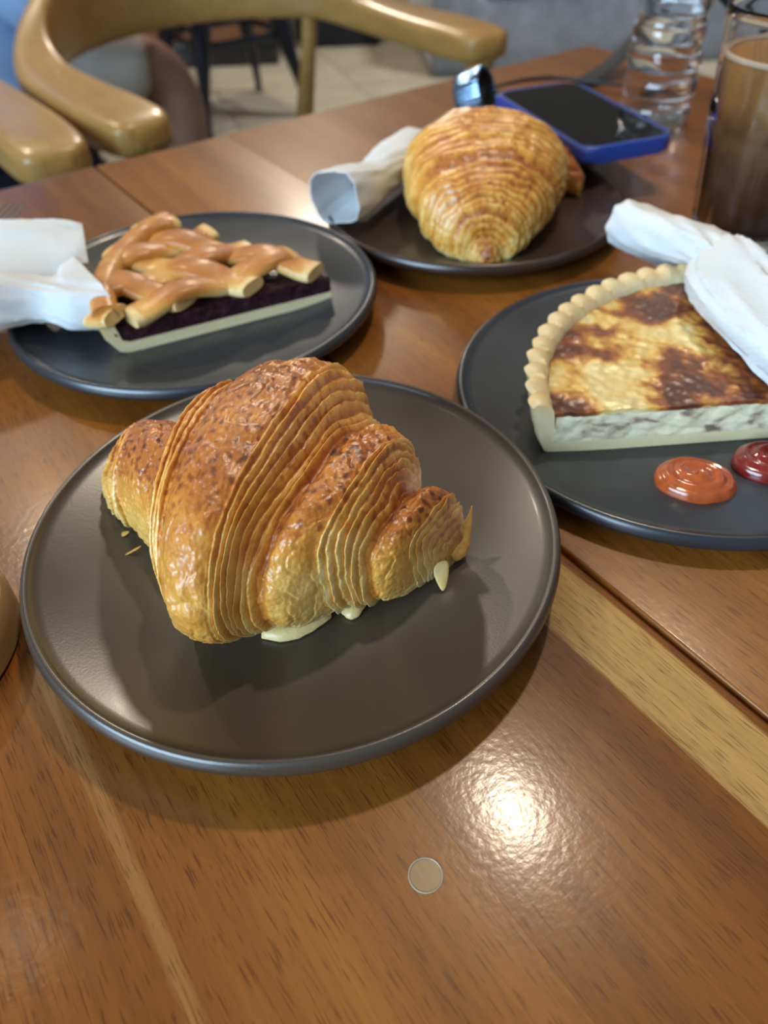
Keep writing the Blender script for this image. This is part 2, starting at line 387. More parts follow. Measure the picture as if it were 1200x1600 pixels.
# ------------------------------------------------------------------ plates
def plate(loc, Rr, zr, mat, label, rag=0.0):
    t = thing('dinner_plate', label, 'plate', (loc[0], loc[1], 0.0003), 'dark coupe plates')
    z0 = 0.0072
    inner = [(0.0, z0), (0.2, z0), (0.45, z0), (0.52, z0+0.0002)]
    for k in range(1, 15):
        q = k/14; inner.append((0.52+0.435*q, z0+0.0003+(zr-z0-0.0024)*(q**1.8)))
    lip = [(0.961, zr-0.0012), (0.966, zr-0.0005), (0.972, zr-0.0001), (0.978, zr), (0.985, zr-0.0004), (0.992, zr-0.0013), (0.9975, zr-0.0027), (1.0, zr-0.0045), (0.996, zr-0.0060), (0.98, zr-0.0075)]
    outer = [(0.92, z0+(zr-z0)*0.5-0.0045), (0.80, z0+(zr-z0)*0.22-0.0045), (0.66, 0.0022), (0.60, 0.0015), (0.595, 0.0), (0.56, 0.0), (0.555, 0.0016), (0.0, 0.0022)]
    pr = [(max(r, 0.0008)*Rr, z) for r, z in inner+lip+outer]
    v, f = lathe(pr, 160)
    v = [(x+loc[0], y+loc[1], z+0.0003) for x, y, z in v]
    obj('plate_body', v, f, mat, t, auto=60)
    return t
plate((-0.0373, 0.2204), 0.1084, 0.0222, M['plate_brown'], 'taupe brown round plate in front holding the large croissant')
plate((-0.1105, 0.4345), 0.1120, 0.0180, M['plate_blue'], 'slate black round plate holding the lattice pie slice')
plate((0.0740, 0.5545), 0.1090, 0.0165, M['plate_dark'], 'espresso brown round plate holding the rear croissant')
plate((0.1540, 0.3206), 0.1140, 0.0125, M['plate_blue'], 'slate black round plate holding the quiche slice and sauces')

# ------------------------------------------------------------------ croissants
def pch(arr, n):
    return catmull(arr, n)
def croissant(name, label, loc, st, zones, creases, NS, NTH, zb, seed, amp=0.0012, bright=0.0, notes=()):
    t = thing(name, label, 'pastry', loc, 'croissants')
    m = len(st); C = catmull([(a, b, c, math.radians(d), e) for a, b, c, d, e in st], NS)
    V = np.zeros((NS, NTH, 3)); B = np.zeros((NS, NTH))
    for i, c in enumerate(C):
        s = i/(NS-1)*(m-1); cx, cy, a, ph, h = c; a = max(a, 0.001); h = max(h, 0.002)
        di = (math.sin(ph), math.cos(ph))
        for j in range(NTH):
            th = 2*math.pi*j/NTH; ct, sn = math.cos(th), math.sin(th)
            if sn >= 0: z = h*(0.45+0.55*sn**0.95); q = abs(ct)**0.93
            else: z = h*(0.45-0.45*abs(sn)**0.72); q = abs(ct)**1.05
            q = math.copysign(q, ct); hz = z/h
            px, py = cx+a*q*di[0], cy+a*q*di[1]
            wob = 0.26*N3(th*1.1+seed, s*0.3, 3.1)+0.08*N3(th*3.0, s*1.3, seed)
            d = 0.0; bk = 0.36+0.16*(hz-0.4)
            inz = 0.0
            for (z1, z2, nr, sg) in zones:
                k = (s+wob-z1)/(z2-z1)
                if -0.03 < k < 1.06:
                    e = min(1.0, max(0.0, (k+0.03)/0.10))*min(1.0, max(0.0, (1.06-k)/0.10))
                    kk = k + 0.058*N3(th*2.2, nr*1.7+seed, k*3)+0.010*N3(th*9, seed, k*9)
                    ph_ = kk*nr
                    if sg < 0: ph_ = -ph_
                    fr = ph_-math.floor(ph_); idx = math.floor(ph_)
                    vary = 0.65+1.1*N3(idx*1.37+seed, th*1.5, 0.3)
                    r_ = (math.sin(math.pi*min(1, max(0, fr)))**0.7)*(1.12-0.45*fr)
                    ridge = r_*amp*1.7*max(0.25, vary+0.3)
                    fine = 0.5+0.5*math.sin(ph_*2*math.pi*3.0+2*N3(th*4, idx, 0))
                    d += e*(ridge-amp*0.5+fine*amp*0.10); inz = max(inz, e)
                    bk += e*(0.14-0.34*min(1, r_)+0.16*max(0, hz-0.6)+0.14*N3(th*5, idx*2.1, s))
            for (sc_, wd, dp) in creases:
                k = (s+wob*0.9-sc_)/wd
                if abs(k) < 3:
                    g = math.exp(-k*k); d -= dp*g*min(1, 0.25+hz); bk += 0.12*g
            wpx, wpy, wpz = px*60+seed, py*60, z*60
            d += (1-inz)*(0.0010*N3(wpx, wpy, wpz)+0.0007*N3(wpx*3, wpy*3, wpz*3))
            d += 0.0006*N3(th*9+seed, s*2.2, 1.0)+0.00035*N3(px*700, py*700, z*700)
            wr = abs(N3(wpx*1.5+9, wpy*1.5, wpz*1.5)); d -= (1-inz)*0.0006*max(0, 0.12-wr)/0.12
            if hz < 0.12: d *= hz/0.12
            nx, nz = ct/a, sn/(h*0.5); ln = math.hypot(nx, nz)+1e-9; nx /= ln; nz /= ln
            V[i, j] = (px+nx*d*di[0], py+nx*d*di[1], zb+z+nz*d)
            bl = N3(px*42+seed, py*42, z*42)
            bk += 0.16*bl+0.10*N3(px*130, py*130+seed, z*130)
            sp_ = N3(px*260, py*260, z*260+seed)
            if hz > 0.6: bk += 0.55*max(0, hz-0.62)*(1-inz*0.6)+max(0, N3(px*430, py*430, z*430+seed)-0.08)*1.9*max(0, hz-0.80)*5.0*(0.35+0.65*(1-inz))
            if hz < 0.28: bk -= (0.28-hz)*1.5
            B[i, j] = min(bk, 0.66+0.4*max(0, bk-0.66))+bright
    v = V.reshape(-1, 3); f = grid_faces(NS, NTH)
    f.append(tuple(range(NTH))); f.append(tuple((NS-1)*NTH+k for k in range(NTH)))
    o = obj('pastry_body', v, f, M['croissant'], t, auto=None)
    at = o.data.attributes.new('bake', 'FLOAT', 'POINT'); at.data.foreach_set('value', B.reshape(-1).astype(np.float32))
    return t
st1 = [(-0.1194, 0.2611, 0.0060, 60, 0.012), (-0.1062, 0.2477, 0.020, 11.4, 0.0400), (-0.0913, 0.2359, 0.0260, 10.5, 0.0500), (-0.0829, 0.2289, 0.0285, 13, 0.0515),
       (-0.0745, 0.2283, 0.0447, 12.5, 0.0621), (-0.0652, 0.2223, 0.0526, 13.9, 0.0667), (-0.0571, 0.2192, 0.0619, 15, 0.0736), (-0.0425, 0.2175, 0.0671, 18.5, 0.0759),
       (-0.0311, 0.2142, 0.0616, 23, 0.0713), (-0.0242, 0.2081, 0.0506, 28, 0.0598), (-0.0131, 0.2026, 0.0450, 30, 0.0625), (-0.0028, 0.2014, 0.0330, 31, 0.0598),
       (0.0043, 0.1986, 0.0224, 30, 0.0437), (0.0140, 0.1994, 0.0205, 33, 0.0440), (0.0224, 0.2028, 0.0127, 38, 0.0345), (0.0283, 0.2063, 0.0045, 45, 0.014)]
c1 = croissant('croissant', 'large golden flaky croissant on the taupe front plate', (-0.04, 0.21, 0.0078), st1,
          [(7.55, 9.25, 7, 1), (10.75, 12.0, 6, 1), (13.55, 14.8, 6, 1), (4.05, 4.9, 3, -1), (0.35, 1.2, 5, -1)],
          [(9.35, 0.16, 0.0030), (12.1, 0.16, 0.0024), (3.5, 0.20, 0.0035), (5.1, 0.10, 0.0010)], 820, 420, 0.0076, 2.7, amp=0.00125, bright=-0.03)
st2 = [(0.0735, 0.4600, 0.004, 90, 0.008), (0.0732, 0.4656, 0.0100, 90, 0.018), (0.0725, 0.4670, 0.0196, 90, 0.030), (0.0718, 0.4768, 0.0313, 90, 0.042), (0.0747, 0.4985, 0.0444, 90, 0.053),
       (0.0785, 0.5310, 0.0540, 95, 0.061), (0.0835, 0.5640, 0.0570, 102, 0.0635), (0.0930, 0.5860, 0.0500, 124, 0.058), (0.1080, 0.5960, 0.0400, 148, 0.048),
       (0.1300, 0.5980, 0.0290, 168, 0.038), (0.1490, 0.5870, 0.0180, 188, 0.027), (0.1580, 0.5700, 0.0080, 205, 0.015)]
croissant('croissant', 'rounder pale golden croissant seen end-on on the espresso rear plate', (0.08, 0.54, 0.0078), st2,
          [(0.4, 2.2, 5, 1), (2.4, 4.1, 8, 1), (4.4, 6.2, 8, 1), (6.6, 8.4, 6, 1)], [(2.3, 0.12, 0.0015), (4.25, 0.14, 0.0022), (6.4, 0.15, 0.0018)], 380, 240, 0.0076, 8.1, amp=0.0013, bright=-0.02)

def shard(name, pts, mat, parent, th=0.0012, bake=0.3):
    """thin torn sheet through a strip of left/right point pairs"""
    v = [p for pr in pts for p in pr]; n = len(pts)
    f = [(2*i, 2*i+1, 2*i+3, 2*i+2) for i in range(n-1)]
    o = obj(name, v, f, mat, parent); solidify(o, th, 0, 2)
    a = o.data.attributes.new('bake', 'FLOAT', 'POINT'); a.data.foreach_set('value', [bake]*len(v)); return o
sh = shard('cheese_tip', [((0.0255, 0.2085, 0.020), (0.0262, 0.2020, 0.012)), ((0.0300, 0.2120, 0.023), (0.0305, 0.2040, 0.011)), ((0.0345, 0.2175, 0.026), (0.0350, 0.2080, 0.0125)), ((0.0362, 0.2210, 0.028), (0.0352, 0.2195, 0.026))], M['cheese'], c1, 0.0014, 0.42)
sh['label'] = 'dark browned cheese sliver'
sh = shard('cheese_drip', [((0.0170, 0.1960, 0.019), (0.0255, 0.2010, 0.019)), ((0.0190, 0.1925, 0.013), (0.0250, 0.1960, 0.012)), ((0.0215, 0.1900, 0.0092), (0.0228, 0.1905, 0.0090))], M['cheese'], c1, 0.0014, 0.05)
sh['label'] = 'pale yellow cheese drip'
for x0, y0, x1, y1 in ((-0.048, 0.1640, -0.022, 0.1725), (-0.018, 0.1745, -0.008, 0.1790)):
    v = []; n = 12
    for i in range(n):
        q = i/(n-1); w_ = 0.0018*math.sin(math.pi*q)+0.0004; x = x0+(x1-x0)*q; y = y0+(y1-y0)*q
        v += [(x, y+0.0075-0.0050*math.sin(math.pi*q)+0.0007*N3(i*0.9, x0*99, 0), 0.0086), (x, y+0.012, 0.0105)]
    o = obj('melted_cheese', v, [(2*i, 2*i+1, 2*i+3, 2*i+2) for i in range(n-1)], M['cheese'], c1); solidify(o, 0.0014)
    a = o.data.attributes.new('bake', 'FLOAT', 'POINT'); a.data.foreach_set('value', [-0.05]*len(v))
for k, (x, y, a_) in enumerate(((-0.1115, 0.2260, 2.5), (-0.1045, 0.2180, 3.4))):
    L = 0.006; sh = shard('flake', [((x, y, 0.0105), (x+0.004, y+0.003, 0.012)), ((x+L*math.cos(a_)*0.6, y+L*math.sin(a_)*0.6, 0.0095), (x+L*math.cos(a_)*0.6+0.002, y+L*math.sin(a_)*0.6+0.002, 0.0105)), ((x+L*math.cos(a_), y+L*math.sin(a_), 0.0088), (x+L*math.cos(a_)+0.0004, y+L*math.sin(a_)+0.0004, 0.009))], M['croissant'], c1, 0.0006, 0.3)

# ------------------------------------------------------------------ wedge slices
def wedge_core(A, Rw, t1, t2, z0, ztop, parent, name, mat, nr=60, na=90, nz=8, bakef=None, dispf=None, r0=0.0):
    """closed wedge with a height field on top and gridded cut faces"""
    V = []; idx = {}; F_ = []; Bk = []
    def add(p, b):
        V.append(p); Bk.append(b); return len(V)-1
    def pos(ir, ia):
        r = r0+(Rw-r0)*ir/nr; a = t1+(t2-t1)*ia/na; return A[0]+r*math.cos(a), A[1]+r*math.sin(a), r, a
    for iz in range(nz+1):
        for ir in range(nr+1):
            for ia in range(na+1):
                if iz in (0, nz) or ir == nr or ia in (0, na) or (ir == 0):
                    x, y, r, a = pos(ir, ia); zt = ztop(x, y); z = z0+(zt-z0)*iz/nz
                    side = ia in (0, na) and 0 < iz < nz
                    if side and dispf:
                        d = dispf(r, z); sgn = -1 if ia == 0 else 1
                        x += -math.sin(a)*d*sgn; y += math.cos(a)*d*sgn
                    idx[iz, ir, ia] = add((x, y, z), bakef(x, y, z, iz/nz, r) if bakef else 0.3)
    for ir in range(nr):
        for ia in range(na):
            for iz in (0, nz): F_.append((idx[iz, ir, ia], idx[iz, ir+1, ia], idx[iz, ir+1, ia+1], idx[iz, ir, ia+1]))
    for iz in range(nz):
        for ir in range(nr):
            for ia in (0, na): F_.append((idx[iz, ir, ia], idx[iz, ir+1, ia], idx[iz+1, ir+1, ia], idx[iz+1, ir, ia]))
        for ia in range(na):
            for ir in (0, nr): F_.append((idx[iz, ir, ia], idx[iz, ir, ia+1], idx[iz+1, ir, ia+1], idx[iz+1, ir, ia]))
    o = obj(name, V, F_, mat, parent, auto=50)
    at = o.data.attributes.new('bake', 'FLOAT', 'POINT'); at.data.foreach_set('value', Bk); return o
def crust_sweep(A, prof, t1, t2, n, parent, name, mat, mod=None, bakef=None, rag=0.0):
    """profile (r,z) swept round the apex between two angles, closed ends"""
    V = []; Bk = []; m = len(prof)
    for i in range(n+1):
        a = t1+(t2-t1)*i/n
        for k, (r, z) in enumerate(prof):
            dr, dz = mod(a, k, r, z) if mod else (0, 0)
            V.append((A[0]+(r+dr)*math.cos(a), A[1]+(r+dr)*math.sin(a), z+dz)); Bk.append(bakef(a, k, r, z) if bakef else 0.3)
    F_ = grid_faces(n+1, m) + [tuple(range(m)), tuple(n*m+k for k in range(m))]
    o = obj(name, V, F_, mat, parent, auto=50)
    at = o.data.attributes.new('bake', 'FLOAT', 'POINT'); at.data.foreach_set('value', Bk); return o
PZ = 0.0076
# quiche
QA = (0.1930, 0.2785); QR = 0.1210; q1, q2 = math.radians(182.5), math.radians(98)
qt = thing('quiche_slice', 'thick browned cheese and mushroom quiche slice with fluted crust on the right plate', 'food', (0.14, 0.31, PZ))
def qtop(x, y):
    return PZ+0.0228+0.0012*FB(x*55, y*55, 0, 4)+0.0008*N3(x*240, y*240, 2)
def qbake(x, y, z, q, r):
    n = FB(x*38+3.7, y*38+1.2, 0.5, 5)
    e = (r/QR)
    return 0.56+1.1*n+0.22*max(0, e-0.75)/0.25*1.0+0.08*N3(x*300, y*300, 0)
def cbake(x, y, z, q, r):
    n = FB(r*70+2, z*150, x*0, 4)
    return 0.15+1.5*max(0, n-0.02)+(0.40 if (r-0.088)**2/0.000160+(z-PZ-0.011)**2/0.00003 < 1 else 0)
wedge_core(QA, QR-0.0082, q1, q2, PZ+0.0062, lambda x, y: qtop(x, y)-0.0022, qt, 'custard_filling', M['custard'], 90, 80, 14, cbake, lambda r, z: 0.0012*FB(r*110, z*200, 1, 4)-0.0002)
wedge_core(QA, QR-0.0072, q1-0.004, q2+0.004, PZ+0.0204, qtop, qt, 'browned_top', M['cheese'], 130, 140, 3, qbake, lambda r, z: 0.0007*N3(r*200, z*100, 4))
def flute(a, k, r, z):
    u = a*QR/0.0125*math.pi
    if r > 0.08: return (0.0034*abs(math.sin(u))**0.8*(0, .15, .3, .45, .7, .9, 1, .9, .5, .2, .1, 0, 0, 0)[k]+0.0008*N3(a*14, z*90, 0), (0.0016*abs(math.sin(u))+0.0008*N3(a*9, 2, 0)) if z > PZ+0.017 else 0)
    return (0, 0)
qp = [(0.0, PZ+0.0002), (QR-0.010, PZ+0.0002), (QR-0.0045, PZ+0.0020), (QR-0.0022, PZ+0.0085), (QR-0.0008, PZ+0.017), (QR+0.0005, PZ+0.0240), (QR+0.0015, PZ+0.0268), (QR-0.0002, PZ+0.0285), (QR-0.0052, PZ+0.0275), (QR-0.0070, PZ+0.0240), (QR-0.0080, PZ+0.014), (QR-0.0095, PZ+0.0075), (QR-0.015, PZ+0.0062), (0.0, PZ+0.0062)]
crust_sweep(QA, qp, q1+0.004, q2-0.004, 150, qt, 'fluted_crust', M['crust'], flute, lambda a, k, r, z: 0.02+0.16*N3(a*12, z*80, 0)+(0.26 if z > PZ+0.024 else 0)+0.1*N3(a*40, z*200, 3))
# sauces
def blob(name, label, cx, cy, rx, ry, h, mat, rot, seed, group=None):
    V = []; n = 72; m = 26
    for i in range(m+1):
        q = i/m
        for k in range(n):
            a = 2*math.pi*k/n; w_ = 1+0.05*N3(math.cos(a)*1.5+seed, math.sin(a)*1.5, 0)
            rr = math.sin(q*math.pi/2)**0.9 if True else q
            zz = h*(math.cos(q*math.pi/2)**0.62)+0.0009*math.sin(q*22+a)*math.exp(-((q-0.3)/0.35)**2)
            x, y = rx*rr*w_*math.cos(a), ry*rr*w_*math.sin(a)
            V.append((cx+x*math.cos(rot)-y*math.sin(rot), cy+x*math.sin(rot)+y*math.cos(rot), PZ+zz))
    f = grid_faces(m+1, n)+[tuple(range(n)), tuple(m*n+k for k in range(n))]
    return tag(obj(name, V, f, mat, None, (cx, cy, PZ), auto=None), label, 'sauce')
blob('sauce_dollop', 'orange-red dollop of chilli sauce beside the quiche slice', 0.1396, 0.2480, 0.0180, 0.0140, 0.0078, M['sauce_red'], -0.25, 1.0)
blob('sauce_dollop', 'dark red dollop of ketchup at the right picture edge', 0.1775, 0.2575, 0.0168, 0.0140, 0.0078, M['sauce_dark'], -0.15, 5.0)

# lattice pie
PA = (-0.0270, 0.4270); PR = 0.1370; p1, p2 = math.radians(203.5), math.radians(146)
pt = thing('pie_slice', 'woven lattice-topped pie slice with dark fruit filling on the left plate', 'food', (-0.11, 0.43, PZ))
wedge_core(PA, PR-0.007, p1-0.004, p2+0.004, PZ+0.0065, lambda x, y: PZ+0.0165+0.0010*FB(x*120, y*120, 0, 3), pt, 'fruit_filling', M['berry'], 70, 60, 6, None, lambda r, z: 0.0013*FB(r*150, z*200, 1, 3))
pp = [(0.0, PZ+0.0002), (PR-0.012, PZ+0.0002), (PR-0.007, PZ+0.0020), (PR-0.0015, PZ+0.012), (PR, PZ+0.020), (PR-0.002, PZ+0.0245), (PR-0.0075, PZ+0.0245), (PR-0.0085, PZ+0.018), (PR-0.0100, PZ+0.0085), (PR-0.014, PZ+0.0066), (0.0, PZ+0.0066)]
crust_sweep(PA, pp, p1+0.002, p2-0.002, 70, pt, 'pie_crust', M['crust'], lambda a, k, r, z: (0.0010*N3(a*16, z*60, 0) if r > 0.05 else 0, 0.0010*N3(a*14, 3, 0) if z > PZ+0.018 else 0), lambda a, k, r, z: 0.04+0.12*N3(a*12, z*80, 0)+(0.35 if z > PZ+0.0215 else 0))
def inside(x, y, m=0.0):
    dx, dy = x-PA[0], y-PA[1]; r = math.hypot(dx, dy); a = math.atan2(dy, dx) % (2*math.pi)
    return r < PR+m and p2 < a < p1
def strips(ang, offs, phase, w_, amp, parity):
    d = (math.cos(ang), math.sin(ang)); nrm = (-d[1], d[0])
    for q, off in enumerate(offs):
        ts = [k*0.001 for k in range(-220, 221)]
        ins = [tt for tt in ts if inside(PA[0]+d[0]*tt+nrm[0]*off, PA[1]+d[1]*tt+nrm[1]*off, 0.0)]
        if len(ins) < 12: continue
        a0, a1 = ins[0], ins[-1]; st = []; n = max(8, int((a1-a0)/0.004))
        for k in range(n+1):
            tt = a0+(a1-a0)*k/n
            z = PZ+0.0232+amp*math.sin(tt/phase*math.pi+parity+q*math.pi)
            e = min(k, n-k); hh = 0.0042 if e > 0 else 0.0036
            wob = 0.0010*N3(tt*60, q*7+ang, 0)
            st.append((PA[0]+d[0]*tt+nrm[0]*(off+wob), PA[1]+d[1]*tt+nrm[1]*(off+wob), z, w_*(1+0.10*N3(tt*40, q, ang)), hh))
        v, f = sweep(st, 20, n*3, 0.72)
        o = obj('lattice_strip', v, f, M['lattice'], pt, auto=70)
        bk = [0.02+0.66*max(0, min(1, (z-PZ-0.0205)/0.008))+0.16*N3(x*70, y*70, z*70) for x, y, z in v]
        nr_ = 20
        for k in range(nr_*4): bk[k] = bk[k]*0.3-0.05; bk[-1-k] = bk[-1-k]*0.3-0.05
        a = o.data.attributes.new('bake', 'FLOAT', 'POINT'); a.data.foreach_set('value', bk)
BI = math.radians(150)
strips(math.radians(154), [0.006+0.0300*k for k in range(-1, 5)], 0.0305, 0.0098, 0.0028, 0.6)
strips(math.radians(216), [-0.026-0.0305*k for k in range(-1, 5)], 0.0300, 0.0098, 0.0028, 2.2)
v, f = sweep([(PA[0]+(PR-0.006)*math.cos(a), PA[1]+(PR-0.006)*math.sin(a), PZ+0.0255+0.0012*N3(a*20, 0, 0), 0.0075, 0.0050) for a in np.linspace(p2+0.01, p1-0.01, 14)], 18, 60, 0.9)
o = obj('rim_crust', v, f, M['lattice'], pt); a = o.data.attributes.new('bake', 'FLOAT', 'POINT'); a.data.foreach_set('value', [0.15+0.35*max(0, (z-PZ-0.024)/0.006)+0.15*N3(x*90, y*90, z*90) for x, y, z in v])

# ------------------------------------------------------------------ napkins
def napkin(label, loc, lobes):
    t = thing('paper_napkin', label, 'napkin', loc, 'twisted paper napkins')
    for i, (st, ex, fold) in enumerate(lobes):
        def fn(tt, th, i=i): return 0.0016*N3(tt*4+i*5, math.cos(th)*2.5, math.sin(th)*2.5)+fold*(abs(math.sin(th*2.5+i))*0.0012+0.0011*(1-abs(((th*3.5+tt*5+i*2) % 2)-1))**3)
        v, f = sweep(st, 56, 60, ex, fn, caps=False)
        o = obj('napkin_fold' if i else 'napkin_wrap', v, f, M['paper'], t, auto=55); solidify(o, 0.0007, -1)
    return t
napkin('twisted white paper napkin on the left plate rim by the pie', (-0.19, 0.40, 0.03), [
    ([(-0.285, 0.395, 0.030, 0.030, 0.016, 0.2), (-0.245, 0.400, 0.032, 0.036, 0.018, 0.2), (-0.212, 0.402, 0.031, 0.028, 0.014, 0.3), (-0.190, 0.402, 0.030, 0.016, 0.010, 0.3), (-0.178, 0.405, 0.028, 0.024, 0.012, 0.1), (-0.166, 0.413, 0.0265, 0.034, 0.014, 0.0)], 0.62, 1.0),
    ([(-0.290, 0.410, 0.040, 0.030, 0.006, 0.0), (-0.245, 0.424, 0.044, 0.033, 0.006, -0.1), (-0.212, 0.436, 0.043, 0.030, 0.005, -0.2), (-0.188, 0.446, 0.040, 0.024, 0.004, -0.25), (-0.176, 0.450, 0.038, 0.019, 0.003, -0.25)], 0.55, 0.6)])
napkin('rolled white paper napkin left of the rear croissant', (0.0, 0.56, 0.02), [
    ([(-0.0255, 0.520, 0.034, 0.0200, 0.0165, 0.25), (-0.012, 0.538, 0.033, 0.0185, 0.0150, 0.2), (0.001, 0.557, 0.0315, 0.0130, 0.0110, 0.1), (0.010, 0.575, 0.0310, 0.0135, 0.0110, 0.0), (0.022, 0.603, 0.0310, 0.0150, 0.0100, -0.1), (0.036, 0.635, 0.0310, 0.0140, 0.0070, -0.1), (0.043, 0.650, 0.031, 0.010, 0.004, 0)], 0.62, 0.6)])
n3 = napkin('bright twisted paper napkin between the tumbler and the quiche', (0.175, 0.38, 0.03), [
    ([(0.1700, 0.458, 0.030, 0.0270, 0.0140, 0.45), (0.1760, 0.436, 0.034, 0.0280, 0.0135, 0.45), (0.1820, 0.412, 0.042, 0.0220, 0.0110, 0.3), (0.1860, 0.392, 0.048, 0.0140, 0.0080, 0.2), (0.1890, 0.377, 0.050, 0.0120, 0.0070, 0.1)], 0.7, 0.8),
    ([(0.1870, 0.388, 0.0490, 0.0110, 0.0055, -0.5), (0.1830, 0.368, 0.0500, 0.0180, 0.0080, -0.4), (0.1810, 0.345, 0.0490, 0.0185, 0.0090, -0.2), (0.1860, 0.310, 0.0470, 0.0175, 0.0090, -0.1), (0.1980, 0.276, 0.0430, 0.0165, 0.0085, -0.1), (0.2220, 0.252, 0.0390, 0.0170, 0.0075, 0.0)], 0.6, 1.0)])


# ------------------------------------------------------------------ phone, pouch, strap, metal band
ph = thing('smartphone', 'smartphone in a royal blue case, black screen up, behind the rear croissant', 'phone', (0.171, 0.661, 0.028))
pa = math.atan2(-0.953, 0.303)
def slab(L, W, z0, z1, rad, inset=0.0, seg=8, bev=0.0015):
    bm = bmesh.new(); pts = []
    for sx, sy, a0 in ((1, 1, 0), (-1, 1, 90), (-1, -1, 180), (1, -1, 270)):
        for k in range(seg+1):
            a = math.radians(a0+90*k/seg); pts.append((sx*(L/2-rad)+rad*math.cos(a), sy*(W/2-rad)+rad*math.sin(a)))
    vb = [bm.verts.new((x, y, z0)) for x, y in pts]; vt = [bm.verts.new((x, y, z1)) for x, y in pts]; n = len(pts)
    bm.faces.new(vb[::-1]); bm.faces.new(vt)
    for k in range(n): bm.faces.new((vb[k], vb[(k+1) % n], vt[(k+1) % n], vt[k]))
    if bev:
        e = [e for e in bm.edges if abs(e.verts[0].co.z-e.verts[1].co.z) < 1e-7]
        bmesh.ops.bevel(bm, geom=e, offset=bev, segments=4, profile=0.5, affect='EDGES')
    return bm
def tilt(o): o.rotation_euler = (0, 0, pa)
o = raw('phone_case', slab(0.156, 0.081, 0.0, 0.0115, 0.0135, bev=0.003), M['case'], ph); tilt(o)
o = raw('bezel', slab(0.1475, 0.0725, 0.0110, 0.01185, 0.010, bev=0.0002), M['bezel'], ph); tilt(o)
o = raw('screen', slab(0.1435, 0.0685, 0.0118, 0.01200, 0.009, bev=0.0), M['screen'], ph); tilt(o)
for k in (-0.012, 0.008):
    o = raw('side_button', bm_box(0.02+k, 0.034+k, -0.0417, -0.0400, 0.0045, 0.0075, 0.0005), M['case'], ph); tilt(o)

po = thing('leather_pouch', 'flat black leather pouch half hidden beneath the blue phone', 'pouch', (0.158, 0.715, 0.0))
o = raw('pouch_body', slab(0.085, 0.062, 0.0002, 0.0275, 0.012, bev=0.005), M['leather'], po); o.rotation_euler = (0, 0, pa)
def ribbon(name, label, cat, pts, w_, th, mat, n=90, roll=None):
    v, f = sweep([(x, y, z, w_, th, r) for x, y, z, r in pts], 12, n, 0.55)
    return tag(obj(name, v, f, mat, None, pts[0][:3], auto=50), label, cat)
ribbon('bag_strap', 'wide dark grey strap rising behind the water bottle at the table corner', 'strap', [(0.225, 0.870, 0.004, 0), (0.262, 0.905, 0.012, 0.2), (0.300, 0.935, 0.035, 0.35), (0.345, 0.965, 0.070, 0.4), (0.390, 0.990, 0.060, 0.3), (0.45, 1.00, 0.012, 0)], 0.0125, 0.0015, M['strap'])
ribbon('bag_strap', 'narrow black strap lying behind the phone and rear plate', 'strap', [(0.030, 0.688, 0.0025, 0), (0.052, 0.745, 0.0025, 0), (0.085, 0.800, 0.003, 0.1), (0.125, 0.855, 0.006, 0.3), (0.185, 0.870, 0.010, 0.5), (0.245, 0.850, 0.008, 0.3), (0.300, 0.83, 0.004, 0)], 0.0045, 0.0017, M['leather'])
# ribbed metal band standing in a loop
wb = thing('metal_wristband', 'blue steel ribbed metal band curled in a loop behind the rear croissant', 'wristband', (0.102, 0.775, 0.004))
axis = Vector((0.78, -0.42, 0.36)).normalized(); e1 = axis.cross(Vector((0, 0, 1))).normalized(); e2 = axis.cross(e1).normalized(); cc = Vector((0.100, 0.765, 0.0270))
nl = 26
for k in range(nl):
    a = 2*math.pi*k/nl; rr = 0.0190
    p = cc+e1*math.cos(a)*rr+e2*math.sin(a)*rr; tdir = (-e1*math.sin(a)+e2*math.cos(a)); nd = (e1*math.cos(a)+e2*math.sin(a))
    st = [(*(p-axis*0.0125), 0.0020, 0.0012), (*(p-axis*0.011), 0.0027, 0.0017), (*p, 0.0028, 0.0020), (*(p+axis*0.011), 0.0027, 0.0017), (*(p+axis*0.0125), 0.0020, 0.0012)]
    v, f = sweep(st, 10, 9, 0.8, side_ref=tuple(nd))
    obj('link', v, f, M['band'], wb)
v = []; n = 48
for k in range(n):
    a = 2*math.pi*k/n; d = e1*math.cos(a)+e2*math.sin(a)
    for r_, h_ in ((0.0177, -0.0115), (0.0177, 0.0115), (0.0167, 0.0115), (0.0167, -0.0115)): v.append(tuple(cc+d*r_+axis*h_))
obj('inner_lining', v, grid_faces(n, 4, True, True), M['leather'], wb)

